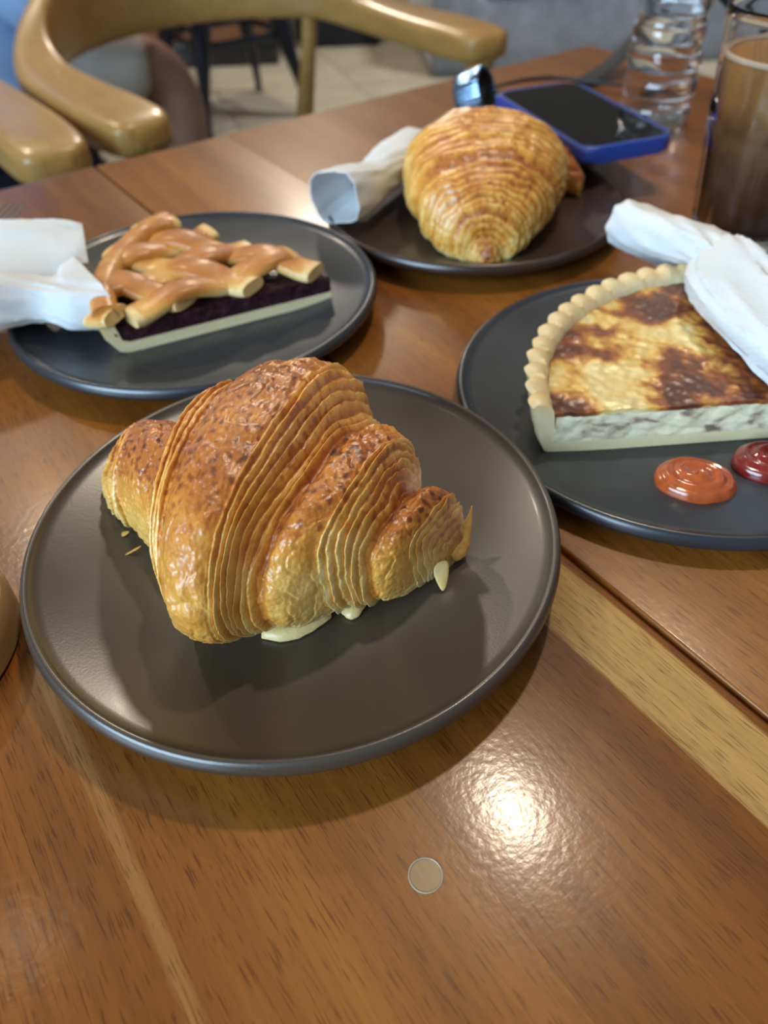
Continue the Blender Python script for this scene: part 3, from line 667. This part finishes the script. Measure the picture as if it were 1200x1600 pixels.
# ------------------------------------------------------------------ bottle
bc = (0.2640, 0.7500)
bt = thing('water_bottle', 'clear ribbed plastic water bottle standing behind the phone', 'bottle', (bc[0], bc[1], 0.0003))
prof = [(0.001, 0.004), (0.012, 0.003), (0.020, 0.0), (0.026, 0.0), (0.0295, 0.003), (0.0315, 0.010)]
z = 0.012
while z < 0.135:
    k = (z-0.012)/0.021; wv = math.cos(2*math.pi*k)
    waist = -0.0022*math.exp(-((z-0.085)/0.022)**2)
    prof.append((0.0312+0.0009*math.copysign(abs(wv)**0.6, wv)+waist, z)); z += 0.001
prof += [(0.0315, 0.137), (0.0318, 0.142), (0.0305, 0.150), (0.026, 0.162), (0.019, 0.174), (0.0135, 0.182), (0.0125, 0.186), (0.0125, 0.196)]
def bmod(v):
    out = []
    for x, y, z in v:
        a = math.atan2(y-bc[1], x-bc[0]); r = math.hypot(x-bc[0], y-bc[1])
        if 0.015 < z < 0.13 and r > 0.02:
            k = 1+0.034*math.sin(a*5+z*95)*math.sin((z-0.015)/0.115*math.pi)
            x = bc[0]+(x-bc[0])*k; y = bc[1]+(y-bc[1])*k
        elif z < 0.012 and r > 0.015:
            zf = 0.0022*max(0, math.sin(a*5))*(1-z/0.012); z += zf
        out.append((x, y, z+0.0003))
    return out
v, f = lathe(prof, 120, (bc[0], bc[1], 0)); obj('bottle_body', bmod(v), f, M['bottle'], bt, auto=None)
v, f = lathe([(0.0145, 0.1965), (0.0150, 0.198), (0.0150, 0.212), (0.0140, 0.2135)], 48, (bc[0], bc[1], 0)); obj('bottle_cap', v, f, M['case'], bt)
v, f = lathe([(0.0128, 0.190), (0.0158, 0.1905), (0.0158, 0.193), (0.0128, 0.1935)], 48, (bc[0], bc[1], 0)); obj('neck_ring', v, f, M['bottle'], bt)

# ------------------------------------------------------------------ tumbler of iced tea
gc = (0.2585, 0.5060)
gl = thing('glass_tumbler', 'tall faceted glass of brown iced milk tea at the right edge', 'glass', (gc[0], gc[1], 0.0003))
GH = 0.139
def gr(z): return 0.0352+0.0115*(z/GH)**0.9
n = 144; nz = 46; V = []
for i in range(nz+1):
    z = GH*i/nz
    for k in range(n):
        a = 2*math.pi*k/n; r = gr(z); fl = max(0, min(1, (0.078-z)/0.012))
        seg = (a*9/(2*math.pi)) % 1.0-0.5
        cut = fl*(0.0024-0.0030*abs(seg)*0)*(1-(2*abs(seg))**2)
        bulge = 0.0012*math.exp(-((z-0.080)/0.006)**2)
        r = r-cut*1.2+bulge-(0.004*max(0, (0.006-z)/0.006)**2)
        V.append((gc[0]+r*math.cos(a), gc[1]+r*math.sin(a), z+0.0003))
inn = [(gr(GH)-0.0007, GH+0.0006), (gr(GH)-0.0016, GH+0.0003)]+[(gr(z)-0.0024-0.0014*(1 if z < 0.078 else 0), z) for z in [GH-0.002-(GH-0.014)*j/24 for j in range(25)]]+[(0.022, 0.0095), (0.001, 0.009)]
for r, z in inn:
    for k in range(n):
        a = 2*math.pi*k/n; V.append((gc[0]+r*math.cos(a), gc[1]+r*math.sin(a), z+0.0003))
m = nz+1+len(inn); f = grid_faces(m, n)+[tuple(range(n)), tuple((m-1)*n+k for k in range(n))]
obj('glass_body', V, f, M['glass'], gl, auto=None)
lev = 0.113
tp = [(0.001, 0.0100), (0.022, 0.0105), (0.0300, 0.0135)]+[(gr(z)-0.0024-0.0014*(1 if z < 0.078 else 0)-0.00015, z) for z in np.linspace(0.016, lev, 22)]+[(gr(lev)-0.006, lev+0.0002), (0.001, lev+0.0001)]
v, f = lathe(tp, 72, (gc[0], gc[1], 0.0003)); obj('iced_tea', v, f, M['tea'], gl, auto=50)
v, f = lathe([(gr(lev)-0.0058, lev+0.0003), (gr(lev)-0.0026, lev+0.0003), (gr(lev)-0.0026, lev+0.0022), (gr(lev)-0.0042, lev+0.0028), (gr(lev)-0.0058, lev+0.0010)], 72, (gc[0], gc[1], 0.0003), close=False)
f += [(4*72+k, 4*72+(k+1) % 72, (k+1) % 72, k) for k in range(72)]
obj('foam_ring', v, f, M['foam'], gl)
# steel spoon lying in front of the tumbler
spn = thing('steel_spoon', 'shiny steel teaspoon lying between the tumbler and the right napkin', 'spoon', (0.255, 0.462, 0.001))
v, f = sweep([(0.195, 0.458, 0.0035, 0.0035, 0.0010), (0.215, 0.456, 0.0035, 0.0032, 0.0011), (0.232, 0.453, 0.0035, 0.0026, 0.0012), (0.246, 0.450, 0.004, 0.0020, 0.0013)], 14, 30); obj('handle', v, f, M['steel'], spn)
v = []; m_, n_ = 10, 28
bd = Vector((0.94, -0.34, 0)).normalized(); bn = Vector((-bd.y, bd.x, 0)); b0 = Vector((0.264, 0.4450, 0.0))
for i in range(m_+1):
    q = i/m_
    for k in range(n_):
        a = 2*math.pi*k/n_; p = b0+bd*(0.021*q*math.cos(a))+bn*(0.0135*q*math.sin(a)); v.append((p.x, p.y, 0.0010+0.006*q*q))
o = obj('bowl', v, grid_faces(m_+1, n_)+[tuple(range(n_))], M['steel'], spn); solidify(o, 0.0009, 1)

# small steel fork at the left edge, tines up, behind the napkin
fk = thing('steel_fork', 'steel fork tip showing behind the left napkin at the picture edge', 'fork', (-0.30, 0.47, 0.001))
fo = Vector((-0.262, 0.485, 0.030)); fd = Vector((0.45, 0.70, 0.10)).normalized(); fs = Vector((0.84, -0.54, 0)).normalized()
for k in range(4):
    c0 = fo+fs*(k-1.5)*0.0058
    v, f = sweep([(*(c0-fd*0.004), 0.0019, 0.0012), (*(c0+fd*0.015), 0.0017, 0.0011), (*(c0+fd*0.032+Vector((0, 0, 0.003))), 0.0012, 0.0009), (*(c0+fd*0.040+Vector((0, 0, 0.005))), 0.0006, 0.0006)], 10, 18); obj('tine', v, f, M['steel'], fk)
v, f = sweep([(*(fo-fd*0.150+Vector((0, 0, -0.012))), 0.007, 0.0012), (*(fo-fd*0.10+Vector((0, 0, -0.006))), 0.0045, 0.0012), (*(fo-fd*0.045), 0.0030, 0.0014), (*(fo-fd*0.025), 0.0085, 0.0014), (*(fo-fd*0.002), 0.0108, 0.0012)], 14, 40); obj('handle', v, f, M['steel'], fk)

# round wooden coaster at the left edge
wc = thing('wooden_coaster', 'thick round pale wooden coaster at the left picture edge', 'coaster', (-0.195, 0.176, 0.0003))
v, f = lathe([(0.001, 0.019), (0.040, 0.0190), (0.0465, 0.0195), (0.0485, 0.0190), (0.0495, 0.0170), (0.0500, 0.010), (0.0500, 0.0018), (0.0485, 0.0), (0.001, 0.0)], 96, (-0.195, 0.1760, 0.0003)); obj('coaster_body', v, f, M['coaster'], wc, auto=35)

# ------------------------------------------------------------------ chairs
def make_chair():
    """round-backed armchair; origin at the floor below the middle, opening towards -y"""
    t = thing('round_back_armchair', '', 'chair', (0, 0, FZ))
    H = 0.69
    half = [(0.285, -0.235), (0.289, -0.16), (0.293, -0.06), (0.290, 0.05), (0.255, 0.145), (0.175, 0.215), (0.085, 0.250)]
    sec = [(0.043, 0.022, 0.0), (0.046, 0.023, 0.0), (0.043, 0.023, 0.0), (0.036, 0.026, 0.004), (0.024, 0.036, 0.022), (0.019, 0.056, 0.045), (0.017, 0.066, 0.058)]
    st = []
    for (x, y), (a, b, dz) in zip(half, sec): st.append((x, y, H+dz, a, b))
    st.append((0, 0.262, H+0.061, 0.017, 0.068))
    st += [(-x, y, z, a, b) for x, y, z, a, b in st[:-1][::-1]]
    e0 = (0.281, -0.262, H, 0.034, 0.018); e00 = (0.280, -0.270, H, 0.018, 0.010)
    st = [e00, e0]+st+[(-e0[0],)+e0[1:], (-e00[0],)+e00[1:]]
    v, f = sweep(st, 36, 150, 0.45)
    def wr(v): return [(x, y, z+FZ) for x, y, z in v]
    obj('arm_rail', wr(v), f, M['chair'], t, auto=50)
    for sx in (-1, 1):
        v, f = sweep([(sx*0.250, -0.215, 0.0, 0.013, 0.013), (sx*0.262, -0.215, 0.25, 0.018, 0.018), (sx*0.272, -0.215, 0.45, 0.0185, 0.0185), (sx*0.283, -0.235, 0.62, 0.016, 0.016), (sx*0.284, -0.240, 0.66, 0.022, 0.022), (sx*0.284, -0.242, 0.685, 0.030, 0.030)], 20, 50, side_ref=(0, 1, 0)); obj('leg', wr(v), f, M['chair'], t)
        v, f = sweep([(sx*0.225, 0.265, 0.0, 0.013, 0.013), (sx*0.225, 0.235, 0.25, 0.018, 0.018), (sx*0.230, 0.205, 0.45, 0.0185, 0.0185), (sx*0.238, 0.165, 0.64, 0.014, 0.014), (sx*0.240, 0.160, 0.70, 0.015, 0.015)], 20, 50, side_ref=(0, 1, 0)); obj('leg', wr(v), f, M['chair'], t)
        v, f = sweep([(sx*0.268, -0.215, 0.41, 0.011, 0.02), (sx*0.230, 0.21, 0.41, 0.011, 0.02)], 12, 6); obj('seat_rail', wr(v), f, M['chair'], t)
    for y in (-0.215, 0.205):
        v, f = sweep([(-0.26, y, 0.41, 0.011, 0.02), (0.26, y, 0.41, 0.011, 0.02)], 12, 6); obj('seat_rail', wr(v), f, M['chair'], t)
    o = raw('seat', slab(0.47, 0.46, 0.43, 0.465, 0.07, bev=0.012), M['dark_wood'], t)
    return t
def children(o): return [c for c in bpy.data.objects if c.parent == o]
def copy_tree(o, parent=None):
    c = o.copy(); COL.objects.link(c)
    if parent is not None: c.parent = parent
    for ch in children(o):
        if ch is not c: copy_tree(ch, c)
    return c
ch1 = make_chair(); CA = math.atan2(0.60, 0.80)
def put(o, x, y, rz, label, group):
    o.location = (x, y, 0.0); o.rotation_euler = (0, 0, rz); o['label'] = label; o['group'] = group
put(ch1, -0.195, 1.345, CA, 'honey wood round-backed armchair facing the far table edge', 'round-backed armchairs')
ch2 = copy_tree(ch1)
put(ch2, -0.730, 0.920, CA, 'honey wood armchair at far left with only one arm tip in view', 'round-backed armchairs')

# ------------------------------------------------------------------ black metal stools
def make_stool():
    t = thing('metal_stool', '', 'stool', (0, 0, FZ))
    H = 0.47; a = 0.150; b = 0.217
    def wr(v): return [(x, y, z+FZ) for x, y, z in v]
    for sx in (-1, 1):
        for sy in (-1, 1):
            v, f = sweep([(sx*b, sy*b, 0.0, 0.013, 0.013), (sx*(b-0.012), sy*(b-0.012), 0.12, 0.017, 0.017), (sx*(a+0.012), sy*(a+0.012), 0.33, 0.036, 0.036), (sx*a, sy*a, H-0.02, 0.048, 0.048)], 12, 20, 0.7, side_ref=(1, 0, 0)); obj('leg', wr(v), f, M['black_metal'], t)
    for s in (-1, 1):
        for ax in (0, 1):
            p = [(-0.17, s*0.17), (0, s*0.175), (0.17, s*0.17)]
            if ax: p = [(y, x) for x, y in p]
            v, f = sweep([(x, y, 0.29-0.0*i, 0.006, 0.016) for i, (x, y) in enumerate(p)], 10, 10); obj('brace', wr(v), f, M['black_metal'], t)
    raw('seat', slab(0.37, 0.37, H-0.035, H, 0.05, bev=0.01), M['black_metal'], t)
    return t
s1 = make_stool(); put(s1, -0.545, 3.42, math.radians(32), 'dark metal stool with tapering legs seen through the armchair', 'black metal stools')

# ------------------------------------------------------------------ counter, bin, sofa in the background
ct = thing('service_counter', 'brown wooden counter front with black kickboard beyond the stool', 'counter', (-1.2, 4.3, FZ))
raw('front_panel', bm_box(-0.9, 0.78, -0.15, 0.35, 0.10, 0.95, 0.01), plain('brown_panel', (0.20, 0.085, 0.035), 0.45), ct)
raw('kickboard', bm_box(-0.9, 0.78, -0.155, 0.34, 0.0, 0.10, 0.003), M['bezel'], ct)
raw('countertop', bm_box(-0.95, 0.83, -0.19, 0.39, 0.95, 0.99, 0.006), M['chair'], ct)
bn_ = thing('waste_bin', 'black squarish bin on the tiles behind the armchair leg', 'bin', (-0.14, 4.62, FZ))
o = raw('bin_body', bm_box(-0.20, 0.22, -0.2, 0.2, 0, 0.50, 0.03, 3), M['black_metal'], bn_)
raw('bin_lid', bm_box(-0.21, 0.23, -0.21, 0.21, 0.50, 0.55, 0.015, 3), M['leather'], bn_)
def velvet():
    t = NT('mottled_grey_velvet'); v = t.coord(); n = t.noise(v, 9, 6, 0.7, 0.6)
    t.col(t.ramp(n, [(0.3, (0.105, 0.115, 0.135)), (0.7, (0.22, 0.235, 0.265))])); t.set(Roughness=0.85, Sheen_Weight=0.4); t.bump(t.noise(v, 60, 4), 0.3, 0.004); return t.m
M['velvet'] = velvet()
sf = thing('banquette_sofa', 'mottled grey velvet banquette seat beyond the table at upper right', 'sofa', (1.5, 4.3, FZ), None, math.radians(4))
raw('base', bm_box(-1.22, 1.6, -0.40, 0.45, 0.0, 0.30, 0.02, 3), M['velvet'], sf)
for k in range(3): raw('seat_cushion', bm_box(-1.02+k*0.86, -0.17+k*0.86, -0.42, 0.25, 0.30, 0.47, 0.045, 4), M['velvet'], sf)
raw('backrest', bm_box(-1.22, 1.6, 0.25, 0.47, 0.28, 0.95, 0.05, 4), M['velvet'], sf)
raw('armrest', bm_box(-1.24, -1.03, -0.42, 0.46, 0.0, 0.66, 0.045, 4), M['velvet'], sf)

# ------------------------------------------------------------------ person on the far left
def skin_obj(name, pts, edges_, mat, parent, sub=2, root=0):
    me = bpy.data.meshes.new(name); base = Vector(parent['base'])
    me.from_pydata([tuple(Vector(p[:3])-base) for p in pts], edges_, []); me.materials.append(mat)
    o = link(bpy.data.objects.new(name, me)); o.parent = parent
    m = o.modifiers.new('skin', 'SKIN'); m.use_smooth_shade = True
    for i, p in enumerate(pts):
        d = me.skin_vertices[0].data[i]; d.radius = (p[3], p[4] if len(p) > 4 else p[3]); d.use_root = (i == root)
    s = o.modifiers.new('sub', 'SUBSURF'); s.levels = s.render_levels = sub
    return o
skin = plain('tan_skin', (0.30, 0.155, 0.105), 0.5, Subsurface_Weight=0.1, Subsurface_Scale=0.01)
denim = plain('light_blue_cotton', (0.34, 0.54, 0.86), 0.85, var=0.15, nscale=14, bump=0.3, bscale=40, bdist=0.004)
khaki = plain('cream_cotton', (0.50, 0.48, 0.42), 0.9, var=0.1, nscale=14, bump=0.4, bscale=25, bdist=0.006)
hairm = plain('dark_hair', (0.02, 0.014, 0.010), 0.45)
pe = thing('person', 'seated person in light blue shirt and cream shorts behind the left armchair', 'person', (-0.86, 1.92, -0.30))
hipC = (-0.81, 1.87, -0.21); fd_ = Vector((0.82, 0.57, 0)).normalized(); sd_ = Vector((fd_.y, -fd_.x, 0))
def P(c, f_=0, s_=0, z_=0): v = Vector(c)+fd_*f_+sd_*s_; return (v.x, v.y, v.z+z_)
pts = [P(hipC)+(0.13, 0.12), P(hipC, -0.03, 0, 0.17)+(0.125, 0.10), P(hipC, -0.03, 0, 0.34)+(0.14, 0.10), P(hipC, -0.02, 0, 0.47)+(0.075, 0.065), P(hipC, 0.0, 0, 0.55)+(0.052, 0.052),
       P(hipC, 0.03, 0, 0.62)+(0.072, 0.080), P(hipC, 0.04, 0, 0.70)+(0.078, 0.092), P(hipC, 0.03, 0, 0.77)+(0.055, 0.065)]
ed = [(0, 1), (1, 2), (2, 3), (3, 4), (4, 5), (5, 6), (6, 7)]
legs_pts = {}
for s_ in (1, -1):
    i0 = len(pts)
    pts += [P(hipC, 0.05, s_*0.10, -0.01)+(0.088, 0.085), P(hipC, 0.22, s_*0.085, 0.0)+(0.080, 0.076), P(hipC, 0.345, s_*0.085, 0.0)+(0.062, 0.062),
            P(hipC, 0.385, s_*0.085, -0.10)+(0.058, 0.058), P(hipC, 0.375, s_*0.085, -0.22)+(0.052, 0.052), P(hipC, 0.375, s_*0.08, -0.42)+(0.036, 0.036), P(hipC, 0.385, s_*0.08, -0.482)+(0.038, 0.040),
            P(hipC, 0.475, s_*0.085, -0.508)+(0.034, 0.026), P(hipC, 0.545, s_*0.125, -0.513)+(0.026, 0.018)]
    ed += [(0, i0)]+[(i0+k, i0+k+1) for k in range(8)]
    j0 = len(pts)
    pts += [P(hipC, -0.02, s_*0.17, 0.43)+(0.055, 0.055), P(hipC, 0.0, s_*0.22, 0.27)+(0.045, 0.045), P(hipC, 0.05, s_*0.24, 0.15)+(0.038, 0.038), P(hipC, 0.18, s_*0.20, 0.12)+(0.032, 0.032), P(hipC, 0.27, s_*0.16, 0.10)+(0.024, 0.022), P(hipC, 0.32, s_*0.15, 0.095)+(0.034, 0.018), P(hipC, 0.35, s_*0.15, 0.09)+(0.030, 0.014)]
    ed += [(2, j0)]+[(j0+k, j0+k+1) for k in range(6)]
    for q in range(4):
        k0 = len(pts); off = (q-1.5)*0.016
        pts += [P(hipC, 0.37, s_*0.15+off, 0.088)+(0.0085,), P(hipC, 0.39-abs(off)*0.2, s_*0.15+off*1.1, 0.080)+(0.0078,), P(hipC, 0.405-abs(off)*0.3, s_*0.15+off*1.1, 0.066)+(0.007,)]
        ed += [(j0+6, k0), (k0, k0+1), (k0+1, k0+2)]
    k0 = len(pts); pts += [P(hipC, 0.325, s_*(0.15-0.038), 0.092)+(0.0095,), P(hipC, 0.35, s_*(0.15-0.050), 0.086)+(0.0085,)]; ed += [(j0+5, k0), (k0, k0+1)]
body = skin_obj('body', pts, ed, skin, pe)
shirt = [P(hipC, -0.02, 0, -0.12)+(0.215, 0.205), P(hipC, -0.03, 0, 0.06)+(0.195, 0.18), P(hipC, -0.03, 0, 0.20)+(0.150, 0.125), P(hipC, -0.03, 0, 0.34)+(0.160, 0.12), P(hipC, -0.02, 0, 0.46)+(0.095, 0.085)]
se = [(0, 1), (1, 2), (2, 3), (3, 4)]
for s_ in (1, -1):
    k0 = len(shirt); shirt += [P(hipC, -0.02, s_*0.17, 0.43)+(0.072, 0.072), P(hipC, 0.0, s_*0.22, 0.27)+(0.066, 0.066), P(hipC, 0.05, s_*0.24, 0.15)+(0.055, 0.055), P(hipC, 0.16, s_*0.205, 0.12)+(0.048, 0.048), P(hipC, 0.25, s_*0.17, 0.10)+(0.040, 0.040)]; se += [(3, k0), (k0, k0+1), (k0+1, k0+2), (k0+2, k0+3), (k0+3, k0+4)]
skin_obj('shirt', shirt, se, denim, pe)
sh_ = [P(hipC, 0.0, 0, -0.01)+(0.145, 0.135)]; se = []
for s_ in (1, -1):
    k0 = len(sh_); sh_ += [P(hipC, 0.10, s_*0.105, 0.0)+(0.102, 0.098), P(hipC, 0.25, s_*0.085, 0.0)+(0.094, 0.090), P(hipC, 0.31, s_*0.085, -0.005)+(0.090, 0.086)]; se += [(0, k0), (k0, k0+1), (k0+1, k0+2)]
skin_obj('shorts', sh_, se, khaki, pe)
skin_obj('hair', [P(hipC, 0.0, 0, 0.66)+(0.070, 0.075), P(hipC, 0.01, 0, 0.73)+(0.082, 0.088), P(hipC, 0.02, 0, 0.79)+(0.062, 0.072)], [(0, 1), (1, 2)], hairm, pe)
for s_ in (1, -1):
    v, f = lathe([(0.001, -0.011), (0.007, -0.009), (0.0115, 0), (0.007, 0.009), (0.001, 0.011)], 12, P(hipC, 0.112, s_*0.031, 0.685)); obj('eye', v, f, M['screen'], pe)
s2 = copy_tree(s1); s2.scale = (0.9, 0.9, 0.84); put(s2, hipC[0], hipC[1], math.radians(20), 'dark metal stool beneath the seated person', 'black metal stools')
